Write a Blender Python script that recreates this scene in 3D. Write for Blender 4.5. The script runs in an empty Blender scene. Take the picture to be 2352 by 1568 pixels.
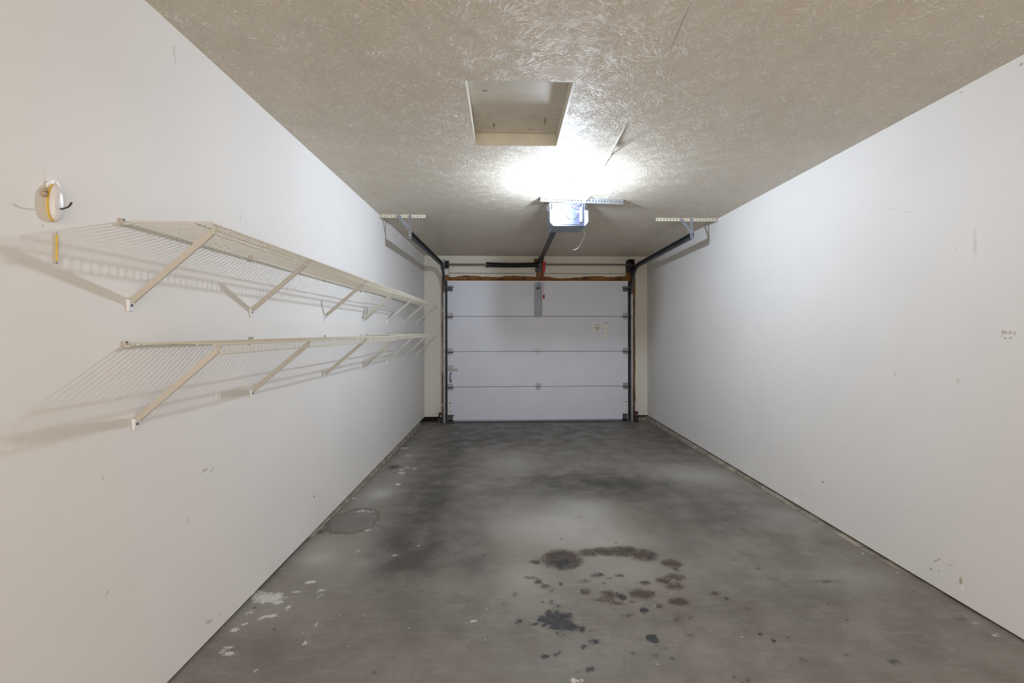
import bpy, bmesh, math, random
import numpy as np
from mathutils import Vector, Matrix
random.seed(4)
SC = bpy.context.scene
COL = SC.collection
PI = math.pi

# ---------------------------------------------------------------- camera, light, exposure
W, D, H = 3.344, 6.812, 2.44            # inner width, depth to the door wall, ceiling height
BACK = -1.30                            # the camera end of the room stands open
cam_d = bpy.data.cameras.new('camera')
cam = bpy.data.objects.new('camera', cam_d); COL.objects.link(cam)
cam_d.sensor_width = 36.0
cam_d.lens = 1045.0 * 36.0 / 2352.0
cam_d.shift_x = (1176.0 - 1201.5) / 2352.0
cam_d.shift_y = (761.2 - 784.0) / 2352.0
cam_d.clip_start = 0.02
cam.location = (1.2309, 0.0, 1.3103)
cam.rotation_euler = (PI / 2, 0.0017, -0.0348)
SC.camera = cam

world = bpy.data.worlds.new('world'); SC.world = world
world.use_nodes = True
bg = world.node_tree.nodes['Background']
bg.inputs['Color'].default_value = (1.0, 0.865, 0.725, 1)
bg.inputs['Strength'].default_value = 2.58
BULB_STRENGTH = 2330.0
BULB_COLOR = (0.80, 0.91, 1.06)
SC.view_settings.view_transform = 'Standard'
SC.view_settings.look = 'None'
SC.view_settings.gamma = 1.0
SC.view_settings.exposure = 0.0
SC.view_settings.use_curve_mapping = False

def floor_z(y):
    return 0.035 - 0.0133 * (max(y, 1.85) - 1.85)

# ---------------------------------------------------------------- node helpers
class NT:
    def __init__(s, name):
        s.m = bpy.data.materials.new(name); s.m.use_nodes = True
        s.t = s.m.node_tree; s.t.nodes.clear()
        s.out = s.t.nodes.new('ShaderNodeOutputMaterial')
        s.b = s.t.nodes.new('ShaderNodeBsdfPrincipled')
        s.t.links.new(s.b.outputs[0], s.out.inputs[0])
    def n(s, typ, **kw):
        nd = s.t.nodes.new(typ)
        for k, v in kw.items(): setattr(nd, k, v)
        return nd
    def put(s, sock, v):
        if hasattr(v, 'is_output') or isinstance(v, bpy.types.NodeSocket): s.t.links.new(v, sock)
        elif v is not None:
            if sock.type == 'RGBA' and len(v) == 3: v = tuple(v) + (1,)
            sock.default_value = v
    def pos(s):
        if not hasattr(s, '_p'): s._p = s.n('ShaderNodeNewGeometry').outputs['Position']
        return s._p
    def math(s, op, a, b=0.0, c=0.0, clamp=False):
        nd = s.n('ShaderNodeMath', operation=op, use_clamp=clamp)
        s.put(nd.inputs[0], a); s.put(nd.inputs[1], b); s.put(nd.inputs[2], c)
        return nd.outputs[0]
    def vec(s, op, a, b=None, scale=None):
        nd = s.n('ShaderNodeVectorMath', operation=op)
        s.put(nd.inputs[0], a)
        if b is not None: s.put(nd.inputs[1], b)
        if scale is not None: s.put(nd.inputs['Scale'], scale)
        return nd.outputs['Value'] if op in ('LENGTH', 'DISTANCE', 'DOT_PRODUCT') else nd.outputs[0]
    def noise(s, v, scale, detail=3.0, rough=0.55, dist=0.0):
        nd = s.n('ShaderNodeTexNoise'); s.put(nd.inputs['Vector'], v)
        nd.inputs['Scale'].default_value = scale; nd.inputs['Detail'].default_value = detail
        nd.inputs['Roughness'].default_value = rough; nd.inputs['Distortion'].default_value = dist
        return nd.outputs['Fac']
    def ramp(s, v, lo, hi, a=0.0, b=1.0, smooth=True):
        nd = s.n('ShaderNodeMapRange', interpolation_type='SMOOTHSTEP' if smooth else 'LINEAR')
        s.put(nd.inputs['Value'], v)
        for k, x in zip(('From Min', 'From Max', 'To Min', 'To Max'), (lo, hi, a, b)): nd.inputs[k].default_value = x
        return nd.outputs['Result']
    def mix(s, f, a, b):
        nd = s.n('ShaderNodeMix', data_type='RGBA')
        s.put(nd.inputs[0], f); s.put(nd.inputs[6], a); s.put(nd.inputs[7], b)
        return nd.outputs[2]
    def map(s, v, loc=(0, 0, 0), rot=(0, 0, 0), scale=(1, 1, 1), kind='POINT'):
        nd = s.n('ShaderNodeMapping', vector_type=kind); s.put(nd.inputs[0], v)
        nd.inputs['Location'].default_value = loc; nd.inputs['Rotation'].default_value = rot
        nd.inputs['Scale'].default_value = scale
        return nd.outputs[0]
    def bump(s, h, strength, dist):
        nd = s.n('ShaderNodeBump'); nd.inputs['Strength'].default_value = strength
        nd.inputs['Distance'].default_value = dist; s.put(nd.inputs['Height'], h)
        s.t.links.new(nd.outputs[0], s.b.inputs['Normal'])
    def set(s, color=None, rough=0.5, metal=0.0, spec=0.5):
        if color is not None: s.put(s.b.inputs['Base Color'], color)
        s.put(s.b.inputs['Roughness'], rough); s.put(s.b.inputs['Metallic'], metal)
        s.b.inputs['Specular IOR Level'].default_value = spec
        return s.m

def simple(name, color, rough=0.5, metal=0.0, spec=0.5, var=0.0, vscale=8.0, bump=0.0):
    n = NT(name)
    if var:
        f = n.noise(n.pos(), vscale, 4)
        dark = tuple(c * (1 - var) for c in color); lite = tuple(min(1, c * (1 + var)) for c in color)
        c = n.mix(n.ramp(f, 0.3, 0.7), dark, lite)
    else: c = color
    if bump: n.bump(n.noise(n.pos(), vscale * 8, 3), bump, 0.002)
    return n.set(c, rough, metal, spec)

def emit(name, color, strength):
    n = NT(name); n.set(color, 0.4)
    n.b.inputs['Emission Color'].default_value = tuple(color) + (1,)
    n.b.inputs['Emission Strength'].default_value = strength
    return n.m

# ---------------------------------------------------------------- mesh helpers
class MB:
    def __init__(s): s.v = []; s.f = []; s.m = []; s.mi = 0
    def mat(s, i): s.mi = i; return s
    def add(s, vs, fs):
        o = len(s.v); s.v += [tuple(x) for x in vs]
        s.f += [tuple(o + i for i in f) for f in fs]; s.m += [s.mi] * len(fs)
        return s
    def box(s, x0, x1, y0, y1, z0, z1, rot=None, piv=None):
        vs = [Vector((x, y, z)) for z in (z0, z1) for y in (y0, y1) for x in (x0, x1)]
        if rot is not None:
            p = Vector(piv) if piv is not None else Vector(((x0+x1)/2, (y0+y1)/2, (z0+z1)/2))
            vs = [rot @ (v - p) + p for v in vs]
        return s.add(vs, [(0,2,3,1),(4,5,7,6),(0,1,5,4),(2,6,7,3),(0,4,6,2),(1,3,7,5)])
    def bar(s, a, b, w, t, up=(0, 0, 1)):
        """box of section w (sideways) x t (along up) from a to b"""
        a, b = Vector(a), Vector(b); d = (b - a).normalized(); up = Vector(up)
        sd = d.cross(up)
        if sd.length < 1e-4: sd = d.cross(Vector((1, 0, 0)))
        sd.normalize(); u = sd.cross(d).normalized()
        vs = [p + sd * (i * w / 2) + u * (j * t / 2) for p in (a, b) for i, j in ((-1,-1),(1,-1),(1,1),(-1,1))]
        return s.add(vs, [(3,2,1,0),(4,5,6,7),(0,1,5,4),(1,2,6,5),(2,3,7,6),(3,0,4,7)])
    def tube(s, pts, r, n=8, caps=True):
        pts = [Vector(p) for p in pts]; rings = []; prev = None
        rr = r if isinstance(r, (list, tuple)) else [r] * len(pts)
        for i, p in enumerate(pts):
            d = (pts[min(i+1, len(pts)-1)] - pts[max(i-1, 0)]).normalized()
            if prev is None:
                x = d.cross(Vector((0.13, 0.21, 1.0)));
                if x.length < 1e-3: x = d.cross(Vector((1, 0, 0)))
            else: x = prev - d * prev.dot(d)
            x.normalize(); prev = x; y = d.cross(x)
            rings.append([p + (x * math.cos(2*PI*k/n) + y * math.sin(2*PI*k/n)) * rr[i] for k in range(n)])
        vs = [v for ring in rings for v in ring]; fs = []
        for i in range(len(pts) - 1):
            for k in range(n):
                a = i*n + k; b = i*n + (k+1) % n
                fs.append((a, b, b + n, a + n))
        if caps: fs += [tuple(range(n-1, -1, -1)), tuple((len(pts)-1)*n + k for k in range(n))]
        return s.add(vs, fs)
    def lathe(s, prof, c, axis='z', n=24):
        """prof: list of (radius, offset along axis)"""
        vs = []
        for r, h in prof:
            for k in range(n):
                a, b = r * math.cos(2*PI*k/n), r * math.sin(2*PI*k/n)
                vs.append({'z': (c[0]+a, c[1]+b, c[2]+h), 'x': (c[0]+h, c[1]+a, c[2]+b), 'y': (c[0]+b, c[1]+h, c[2]+a)}[axis])
        fs = []
        for i in range(len(prof) - 1):
            for k in range(n):
                a = i*n+k; b = i*n+(k+1) % n
                fs.append((a, b, b+n, a+n))
        fs += [tuple(range(n-1, -1, -1)), tuple((len(prof)-1)*n+k for k in range(n))]
        return s.add(vs, fs)
    def prism(s, poly, ax, a, b):
        """poly in the plane normal to ax ('y': (x,z), 'x': (y,z), 'z': (x,y))"""
        f = {'y': lambda p, t: (p[0], t, p[1]), 'x': lambda p, t: (t, p[0], p[1]), 'z': lambda p, t: (p[0], p[1], t)}[ax]
        n = len(poly); vs = [f(p, a) for p in poly] + [f(p, b) for p in poly]
        fs = [tuple(range(n)), tuple(range(2*n-1, n-1, -1))] + [(i, i+n, (i+1) % n + n, (i+1) % n) for i in range(n)]
        return s.add(vs, fs)
    def sweep(s, path, prof, side):
        """sweep a 2D section (u along 'side', v along side x tangent) along path"""
        side = Vector(side).normalized(); pts = [Vector(p) for p in path]; n = len(prof); vs = []
        for i, p in enumerate(pts):
            d = (pts[min(i+1, len(pts)-1)] - pts[max(i-1, 0)]).normalized()
            nv = side.cross(d).normalized()
            vs += [p + side * u + nv * v for u, v in prof]
        fs = [(i*n+k, i*n+(k+1) % n, (i+1)*n+(k+1) % n, (i+1)*n+k) for i in range(len(pts)-1) for k in range(n)]
        fs += [tuple(range(n-1, -1, -1)), tuple((len(pts)-1)*n+k for k in range(n))]
        return s.add(vs, fs)
    def perf(s, a, b, wdir, w, nrm, t=0.002, pitch=0.03, hole=0.011):
        """perforated strip from a to b, width w along wdir, real holes"""
        a, b = Vector(a), Vector(b); L = (b - a).length; d = (b - a) / L
        wd = Vector(wdir).normalized(); nv = Vector(nrm).normalized()
        def cell(l0, l1, w0, w1):
            vs = [a + d*l + wd*q + nv*z for z in (-t/2, t/2) for q in (w0, w1) for l in (l0, l1)]
            s.add(vs, [(0,2,3,1),(4,5,7,6),(0,1,5,4),(2,6,7,3),(0,4,6,2),(1,3,7,5)])
        cell(0, L, 0, (w-hole)/2); cell(0, L, (w+hole)/2, w)
        k = max(1, int(round(L / pitch))); p = L / k; x = 0.0
        for i in range(k):
            c = p * (i + 0.5); cell(x, c - hole/2, (w-hole)/2, (w+hole)/2); x = c + hole/2
        cell(x, L, (w-hole)/2, (w+hole)/2)
        return s
    def build(s, name, mats, parent=None, smooth=False, bevel=0.0, loc=None):
        me = bpy.data.meshes.new(name)
        o_ = Vector(loc) if loc is not None else Vector([(min(v[k] for v in s.v) + max(v[k] for v in s.v)) / 2 for k in range(3)])
        me.from_pydata([tuple(Vector(v) - o_) for v in s.v], [], s.f)
        bm = bmesh.new(); bm.from_mesh(me); bmesh.ops.recalc_face_normals(bm, faces=bm.faces); bm.to_mesh(me); bm.free()
        if not isinstance(mats, (list, tuple)): mats = [mats]
        for m in mats: me.materials.append(m)
        me.polygons.foreach_set('material_index', s.m)
        if smooth: me.shade_smooth()
        ob = bpy.data.objects.new(name, me); COL.objects.link(ob); ob.location = o_
        if parent is not None:
            ob.parent = parent
            if parent.parent: ob.location = o_ - parent.location - parent.parent.location
            else: ob.location = o_ - parent.location
        if bevel:
            md = ob.modifiers.new('bevel', 'BEVEL'); md.width = bevel; md.segments = 2; md.limit_method = 'ANGLE'
        if smooth:
            try: me.set_sharp_from_angle(angle=math.radians(40))
            except Exception: pass
        return ob

def thing(name, label, cat, loc, group=None, kind=None):
    o = bpy.data.objects.new(name, None); COL.objects.link(o); o.location = loc
    o.empty_display_size = 0.1
    o['label'] = label; o['category'] = cat
    if group: o['group'] = group
    if kind: o['kind'] = kind
    return o
def tag(o, label, cat, group=None, kind=None):
    o['label'] = label; o['category'] = cat
    if group: o['group'] = group
    if kind: o['kind'] = kind
    return o
def lab(o, text): o['label'] = text; return o

# ---------------------------------------------------------------- materials
def wall_mat(name, marks, base=(0.80, 0.785, 0.765), rough=0.55):
    n = NT(name)
    v = n.noise(n.pos(), 1.3, 3)
    c = n.mix(n.ramp(v, 0.3, 0.7), base, tuple(x * 0.965 for x in base))
    c = blots(n, c, marks) if marks else c
    h = n.math('ADD', n.noise(n.pos(), 140, 2), n.math('MULTIPLY', n.noise(n.pos(), 7, 2), 1.5))
    n.bump(h, 0.12, 0.004)
    return n.set(c, rough, 0, 0.35)
BR = (0.28, 0.21, 0.18); GRY = (0.42, 0.40, 0.38); WH = (0.9, 0.9, 0.88); DK = (0.12, 0.1, 0.09); SM = (0.66, 0.62, 0.58)

MARKS_L = [
    ((0,1.897,0.748),(0.05,0.019,0.007),0,GRY,0.8,0.5),
    ((0,1.943,0.734),(0.05,0.015,0.004),0.6,GRY,0.6,0.4),
    ((0,1.92,0.118),(0.05,0.028,0.012),-0.5,GRY,0.5,0.4),
    ((0,1.428,0.866),(0.05,0.005,0.005),0,GRY,0.5,0.3),
    ((0,1.728,2.35),(0.05,0.009,0.023),0,SM,0.8,0.6),
    ((0,1.735,2.321),(0.05,0.004,0.022),0.1,GRY,0.35,0.3),
    ((0,1.991,0.099),(0.05,0.009,0.003),0,DK,0.3,0.3),
    ((0,2.94,0.264),(0.05,0.013,0.008),0,DK,0.7,0.3),
    ((0,1.444,0.508),(0.05,0.011,0.004),0.5,GRY,0.6,0.3),
    ((0,2.145,1.839),(0.05,0.005,0.02),0,GRY,0.35,0.2),
    ((0,1.255,1.709),(0.05,0.002,0.034),0,SM,0.9,0.4),
    ((0,1.251,1.593),(0.05,0.004,0.006),0,BR,0.25,0.3),
    ((0,1.277,1.713),(0.05,0.017,0.016),0,WH,1,0.7),
    ((0,2.155,0.759),(0.05,0.043,0.003),0.1,SM,0.6,0.2),
    ((0,2.121,0.718),(0.05,0.005,0.003),0,DK,0.5,0.2),
    ((0,1.801,0.584),(0.05,0.01,0.01),0.5,SM,0.7,0.3),
    ((0,1.542,0.464),(0.05,0.003,0.014),0,SM,0.5,0.3),
    ((0,4.416,-0.255),(0.05,0.03,0.025),0,WH,0.5,0.3),
]
MARKS_R = [
    ((3.344,1.863,1.305),(0.05,0.012,0.009),0,BR,0.55,0.9),
    ((3.344,1.841,1.303),(0.05,0.011,0.009),0,BR,0.5,0.9),
    ((3.344,1.823,1.3),(0.05,0.008,0.009),0.3,BR,0.35,0.9),
    ((3.344,1.859,1.279),(0.05,0.006,0.006),0,BR,0.55,0.9),
    ((3.344,1.839,1.279),(0.05,0.008,0.005),0,BR,0.5,0.9),
    ((3.344,1.871,1.292),(0.05,0.005,0.015),0,BR,0.2,0.6),
    ((3.344,2.051,0.146),(0.05,0.008,0.02),0,(0.5,0.42,0.28),0.9,0.25),
    ((3.344,2.045,0.115),(0.05,0.012,0.008),-0.5,WH,0.9,0.4),
    ((3.344,2.199,0.121),(0.05,0.009,0.005),0,BR,0.7,0.8),
    ((3.344,2.158,0.132),(0.05,0.004,0.004),0,BR,0.6,0.8),
    ((3.344,2.17,0.179),(0.05,0.032,0.003),-0.75,BR,0.6,0.1),
    ((3.344,2.103,0.192),(0.05,0.023,0.002),-0.3,BR,0.5,0.1),
    ((3.344,2.411,1.079),(0.05,0.025,0.004),1.1,GRY,0.5,0.1),
    ((3.344,2.979,0.298),(0.05,0.013,0.005),0,DK,0.8,0.3),
    ((3.344,2.043,2.419),(0.05,0.009,0.004),0,GRY,0.6,0.5),
    ((3.344,1.984,1.71),(0.05,0.011,0.079),0,SM,0.5,0.3),
    ((3.344,1.982,1.7),(0.05,0.003,0.02),0,GRY,0.3,0.4),
    ((3.344,2.331,1.938),(0.05,0.031,0.005),0.15,SM,0.6,0.3),
    ((3.344,2.427,1.979),(0.05,0.028,0.005),0.1,SM,0.5,0.3),
    ((3.344,2.063,1.077),(0.05,0.009,0.012),0,SM,0.8,0.5),
    ((3.344,3.259,0.075),(0.05,0.04,0.032),-0.5,WH,0.7,0.7),
    ((3.344,2.072,1.7),(0.05,0.004,0.003),0,DK,0.6,0.3),
    ((3.344,1.797,2.404),(0.05,0.006,0.007),0,DK,0.6,0.4),
    ((3.344,2.265,0.377),(0.05,0.118,0.003),-0.3,SM,0.4,0.1),
    ((3.344,2.838,1.985),(0.05,0.011,0.005),0,SM,0.7,0.3),
]

STAINS = {
 'b': [(1.526,2.529,0.079,0.071,0.75), (2.024,2.558,0.037,0.03,0.55), (1.779,2.173,0.026,0.028,1.1), (1.768,2.207,0.01,0.009,1), (1.718,2.384,0.021,0.019,0.85), (1.7,2.379,0.041,0.032,0.5), (1.761,2.344,0.017,0.01,0.8), (1.815,2.371,0.034,0.015,0.65), (1.857,2.068,0.02,0.019,1.4), (1.448,2.008,0.075,0.067,0.95), (1.418,2.056,0.018,0.027,1.2), (1.385,2.015,0.023,0.023,1.2), (1.492,2.035,0.029,0.028,1), (1.438,1.963,0.034,0.022,1.1), (1.507,1.958,0.028,0.023,1.4), (1.55,1.942,0.017,0.021,1.3), (1.349,1.984,0.017,0.011,1.3), (1.462,2.109,0.03,0.03,0.5), (1.468,1.936,0.05,0.034,0.35), (1.279,2.004,0.019,0.024,0.8), (1.435,2.141,0.015,0.018,0.7), (1.831,1.87,0.025,0.026,1.5), (1.85,1.818,0.024,0.026,0.35), (1.812,1.774,0.023,0.021,0.4), (1.587,1.858,0.026,0.02,0.75), (1.534,1.832,0.017,0.019,0.85), (1.378,1.781,0.023,0.013,1), (1.425,1.794,0.018,0.016,0.75), (1.544,1.709,0.022,0.017,0.9), (1.49,1.694,0.015,0.01,0.45), (1.684,1.746,0.009,0.008,0.6), (1.218,2.143,0.017,0.021,0.4), (1.714,2.081,0.017,0.016,0.4), (1.87,1.747,0.013,0.011,0.4), (2.719,1.708,0.038,0.021,0.55), (2.103,1.636,0.036,0.019,0.5), (2.328,1.839,0.004,0.004,1.2), (2.294,1.879,0.005,0.005,1.2), (2.282,2.14,0.005,0.006,1.2)],
 'n': [(1.537,2.559,0.11,0.108,1.3), (1.388,2.534,0.036,0.026,0.9), (1.704,2.631,0.06,0.054,0.8), (1.798,2.644,0.091,0.055,0.95), (1.911,2.64,0.114,0.07,0.95), (2.011,2.589,0.082,0.075,1), (2.14,2.488,0.061,0.049,0.9), (2.138,2.425,0.021,0.024,0.9), (2.109,2.346,0.054,0.035,0.9), (2.07,2.26,0.052,0.04,0.85), (2.028,2.311,0.04,0.036,0.9), (1.929,2.295,0.033,0.019,0.95), (1.887,2.197,0.063,0.046,1), (1.72,2.191,0.044,0.048,0.85), (1.693,2.154,0.049,0.023,0.8), (1.742,2.126,0.037,0.019,0.7), (1.818,2.134,0.018,0.016,0.9), (1.613,2.229,0.031,0.029,0.9), (1.389,2.331,0.023,0.025,0.85), (1.351,2.37,0.041,0.015,0.65), (1.419,2.282,0.033,0.021,0.75), (1.499,2.3,0.013,0.017,0.95), (1.448,2.243,0.01,0.014,0.85), (2.039,2.127,0.049,0.033,1.2), (1.938,2.094,0.02,0.024,0.8), (2.012,2.008,0.052,0.045,0.42), (1.997,1.885,0.024,0.024,0.5), (2.238,2.186,0.028,0.024,0.75), (1.769,2.03,0.035,0.013,0.65), (1.268,2.217,0.019,0.028,0.6), (1.084,1.851,0.026,0.022,0.35), (1.59,1.932,0.033,0.013,0.5), (1.629,2.324,0.033,0.024,0.55), (1.096,2.619,0.019,0.023,0.7), (0.026,2.981,0.026,0.034,0.95), (-0.042,3.295,0.066,0.041,0.5), (0.131,4.449,0.057,0.075,1), (2.588,2.417,0.018,0.019,0.6), (2.336,2.059,0.017,0.016,0.6), (2.611,2.307,0.037,0.02,0.5), (2.377,1.729,0.028,0.013,0.6), (1.882,1.618,0.032,0.017,0.5), (3.236,1.949,0.048,0.025,0.45), (2.854,2.273,0.111,0.02,0.55), (2.624,2.136,0.06,0.071,0.25)],
 'w': [(1.079,2.015,0.006,0.008,1.3), (1.474,1.659,0.005,0.006,1.4), (1.491,1.648,0.005,0.006,1.3), (0.078,2.233,0.08,0.05,1.1), (0.007,2.268,0.036,0.029,0.9), (0.151,2.193,0.026,0.018,1.1), (0.189,2.278,0.041,0.013,0.9), (0.222,2.371,0.03,0.021,1), (0.306,2.291,0.024,0.015,1), (0.21,2.153,0.011,0.035,1), (0.169,2.088,0.03,0.014,1), (0.128,2.071,0.01,0.016,1), (0.056,2.115,0.024,0.017,0.9), (0.06,1.996,0.022,0.023,1.1), (0.076,2.034,0.013,0.011,1.1), (0.097,1.883,0.026,0.016,0.95), (0.132,1.842,0.037,0.01,1), (0.095,1.862,0.015,0.027,0.9), (0.396,2.017,0.01,0.017,1), (0.318,2.241,0.014,0.013,1), (0.249,4.246,0.038,0.04,1.1), (0.296,3.924,0.027,0.035,1.1), (0.184,4.864,0.035,0.038,1), (0.264,4.426,0.025,0.031,1), (0.234,4.347,0.025,0.03,1), (0.341,4.38,0.028,0.031,0.85), (0.322,3,0.016,0.017,1), (0.399,1.902,0.005,0.029,0.85), (0.277,1.749,0.008,0.01,1), (0.034,3.594,0.043,0.025,0.85), (0.583,2.638,0.006,0.011,1.2), (0.693,2.76,0.006,0.01,1.2), (0.353,2.7,0.007,0.012,1.1), (0.007,2.509,0.006,0.01,1.1), (0.198,3.322,0.08,0.042,0.6), (0.047,5.21,0.084,0.043,0.85), (3.285,2.563,0.008,0.009,1.2), (3.305,2.343,0.007,0.007,1), (3.278,1.838,0.023,0.008,0.9), (3.271,1.92,0.009,0.006,1), (2.208,1.87,0.008,0.006,0.9), (3.219,3.623,0.01,0.013,1)],
 'd': [(0.585,4.864,0.208,0.884,0.9), (0.6,3.331,0.174,0.618,0.85), (0.64,2.661,0.214,0.288,0.9), (2.105,3.854,0.409,0.335,1), (3.231,5.507,0.321,0.531,0.7), (1.555,3.953,0.227,0.226,0.5), (2.726,3.104,0.393,0.273,0.7), (0.993,5.573,0.319,0.271,0.5), (1.051,2.545,0.121,0.266,0.5), (2.724,2.226,0.284,0.178,0.3), (0.923,1.977,0.225,0.138,0.3), (0.232,1.888,0.106,0.077,0.5), (1.552,6.075,1.515,0.7,0.55), (0.983,3.085,0.118,0.382,0.4), (2.273,2.72,0.211,0.305,0.35), (0.724,3.245,0.123,0.919,0.5), (2.154,1.997,0.388,0.144,0.25), (1.359,3.787,0.725,0.394,0.25), (2.448,3.753,0.436,0.301,0.35)],
 'l': [(0.229,3.694,0.089,0.107,0.7), (0.172,2.607,0.084,0.084,0.6), (1.297,4.508,0.216,0.358,0.6), (0.16,3.718,0.141,0.376,0.5), (0.113,2.733,0.154,0.208,0.5), (0.165,4.788,0.113,0.471,0.4), (0.104,2.129,0.18,0.158,0.35), (1.804,3.211,0.185,0.415,0.4), (1.538,3.032,0.349,0.198,1.1), (1.805,2.764,0.48,0.14,0.6), (1.312,2.354,0.135,0.195,0.6), (2.828,4.17,0.364,0.253,0.5), (3.119,3.092,0.242,0.176,0.8), (2.986,3.97,0.348,0.209,0.6), (1.899,2.423,0.328,0.169,0.5), (0.42,2.566,0.145,0.268,0.5), (1.769,3.38,0.26,0.167,0.6), (3.004,2.299,0.203,0.118,0.5)],
 'r': [(0.174,3.156,0.146,0.187,1)],
}

def blots(n, col, lst):
    P = n.pos()
    nz = n.n('ShaderNodeTexNoise'); n.put(nz.inputs['Vector'], P)
    nz.inputs['Scale'].default_value = 55; nz.inputs['Detail'].default_value = 3
    wob = n.vec('SUBTRACT', nz.outputs['Color'], (0.5, 0.5, 0.5))
    for c, r, rot, colr, st, rag in lst:
        v = n.vec('ADD', P, n.vec('SCALE', wob, scale=rag * 2 * sorted(r)[-2 if r[0] == 0.05 or r[2] == 0.05 else -1]))
        v = n.map(v, c, (rot, 0, 0), r, 'TEXTURE')
        col = n.mix(n.ramp(n.vec('LENGTH', v), 1.15, 0.6, 0.0, st), col, colr)
    return col

M_WALL_L = wall_mat('painted_wall_left', MARKS_L)
M_WALL_R = wall_mat('painted_wall_right', MARKS_R)
M_WALL_B = wall_mat('painted_wall_back', [((1.15, D, 2.36), (.012, .05, .005), 0, GRY, .6, .4), ((1.93, D, 2.39), (.02, .05, .004), 0, DK, .5, .5),
    ((2.9, D, 2.37), (.02, .05, .005), 0, DK, .4, .5), ((3.2, D, 2.37), (.03, .05, .006), 0, DK, .5, .5), ((.12, D, .55), (.004, .05, .004), 0, DK, .6, .3),
    ((3.24, D, .25), (.004, .05, .004), 0, DK, .6, .3), ((2.45, D, 2.24), (.006, .05, .004), 0, DK, .5, .3)], (0.74, 0.715, 0.64))

def ceiling_mat():
    n = NT('stomped_plaster')
    P = n.pos()
    wn = n.n('ShaderNodeTexNoise'); n.put(wn.inputs['Vector'], P); wn.inputs['Scale'].default_value = 22; wn.inputs['Detail'].default_value = 2
    wob = n.vec('SCALE', n.vec('SUBTRACT', wn.outputs['Color'], (0.5, 0.5, 0.5)), scale=0.035)
    Q = n.vec('MULTIPLY', n.vec('ADD', P, wob), (5.2, 5.2, 0.0))
    def burst(off, seed):
        vo = n.n('ShaderNodeTexVoronoi', voronoi_dimensions='2D', feature='F1')
        q = n.vec('ADD', Q, off); n.put(vo.inputs['Vector'], q)
        vo.inputs['Scale'].default_value = 1.0; vo.inputs['Randomness'].default_value = 0.85
        d = n.vec('SUBTRACT', q, vo.outputs['Position'])
        d = n.vec('MULTIPLY', d, (1, 1, 0))
        r = n.vec('LENGTH', d)
        u = n.vec('SCALE', n.vec('NORMALIZE', d), scale=6.0)
        cmb = n.n('ShaderNodeCombineXYZ'); n.put(cmb.inputs[2], n.math('MULTIPLY', r, 3.2))
        k = n.vec('ADD', n.vec('ADD', u, cmb.outputs[0]), n.vec('SCALE', vo.outputs['Color'], scale=37.0))
        f = n.noise(k, 1.15, 1.5, 0.5)
        ridge = n.ramp(n.math('ABSOLUTE', n.math('SUBTRACT', f, 0.5)), 0.06, 0.0)
        amp = n.math('MULTIPLY', n.ramp(r, 0.04, 0.16), n.ramp(r, 0.95, 0.45, 0.35, 1.0))
        return n.math('MULTIPLY', ridge, amp)
    h1 = burst((0, 0, 0), 0)
    f2 = n.noise(n.vec('ADD', P, wob), 38, 2, 0.5)
    h2 = n.ramp(n.math('ABSOLUTE', n.math('SUBTRACT', f2, 0.5)), 0.035, 0.0)
    h = n.math('MAXIMUM', h1, n.math('MULTIPLY', h2, 0.45))
    h = n.math('MULTIPLY', h, n.ramp(n.noise(P, 9, 2), 0.3, 0.6, 0.35, 1.0))
    # a smooth patched spot beside the hatch
    patch = n.ramp(n.math('ADD', n.vec('LENGTH', n.map(P, (1.47, 1.97, H), (0, 0, 0.2), (0.10, 0.05, 1), 'TEXTURE')), n.math('MULTIPLY', n.noise(P, 14, 3), 0.9)), 1.9, 0.9)
    h = n.math('MULTIPLY', h, n.math('SUBTRACT', 1.0, patch))
    c = n.mix(n.ramp(n.noise(P, 2.2, 3), 0.3, 0.7), (0.645, 0.575, 0.465), (0.685, 0.62, 0.515))
    c = n.mix(n.math('MULTIPLY', h, 0.68, clamp=True), c, (1.0, 0.96, 0.88))  # pale tint paints in the light that the ridges catch
    for cx_, cy_, rx, ry, rot in ((1.875, 1.67, 0.0016, 0.15, 0.09), (1.92, 2.28, 0.0015, 0.09, 0.25), (0.35, 2.77, 0.006, 0.008, 0)):
        c = n.mix(n.ramp(n.vec('LENGTH', n.map(P, (cx_, cy_, H), (0, 0, -rot), (rx, ry, 1), 'TEXTURE')), 1.2, 0.6, 0, 0.8), c, (0.2, 0.12, 0.09))
    n.bump(n.math('ADD', h, n.math('MULTIPLY', n.noise(P, 160, 2), 0.06)), 0.6, 0.008)
    return n.set(c, 0.6, 0, 0.3)
M_CEIL = ceiling_mat()

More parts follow.
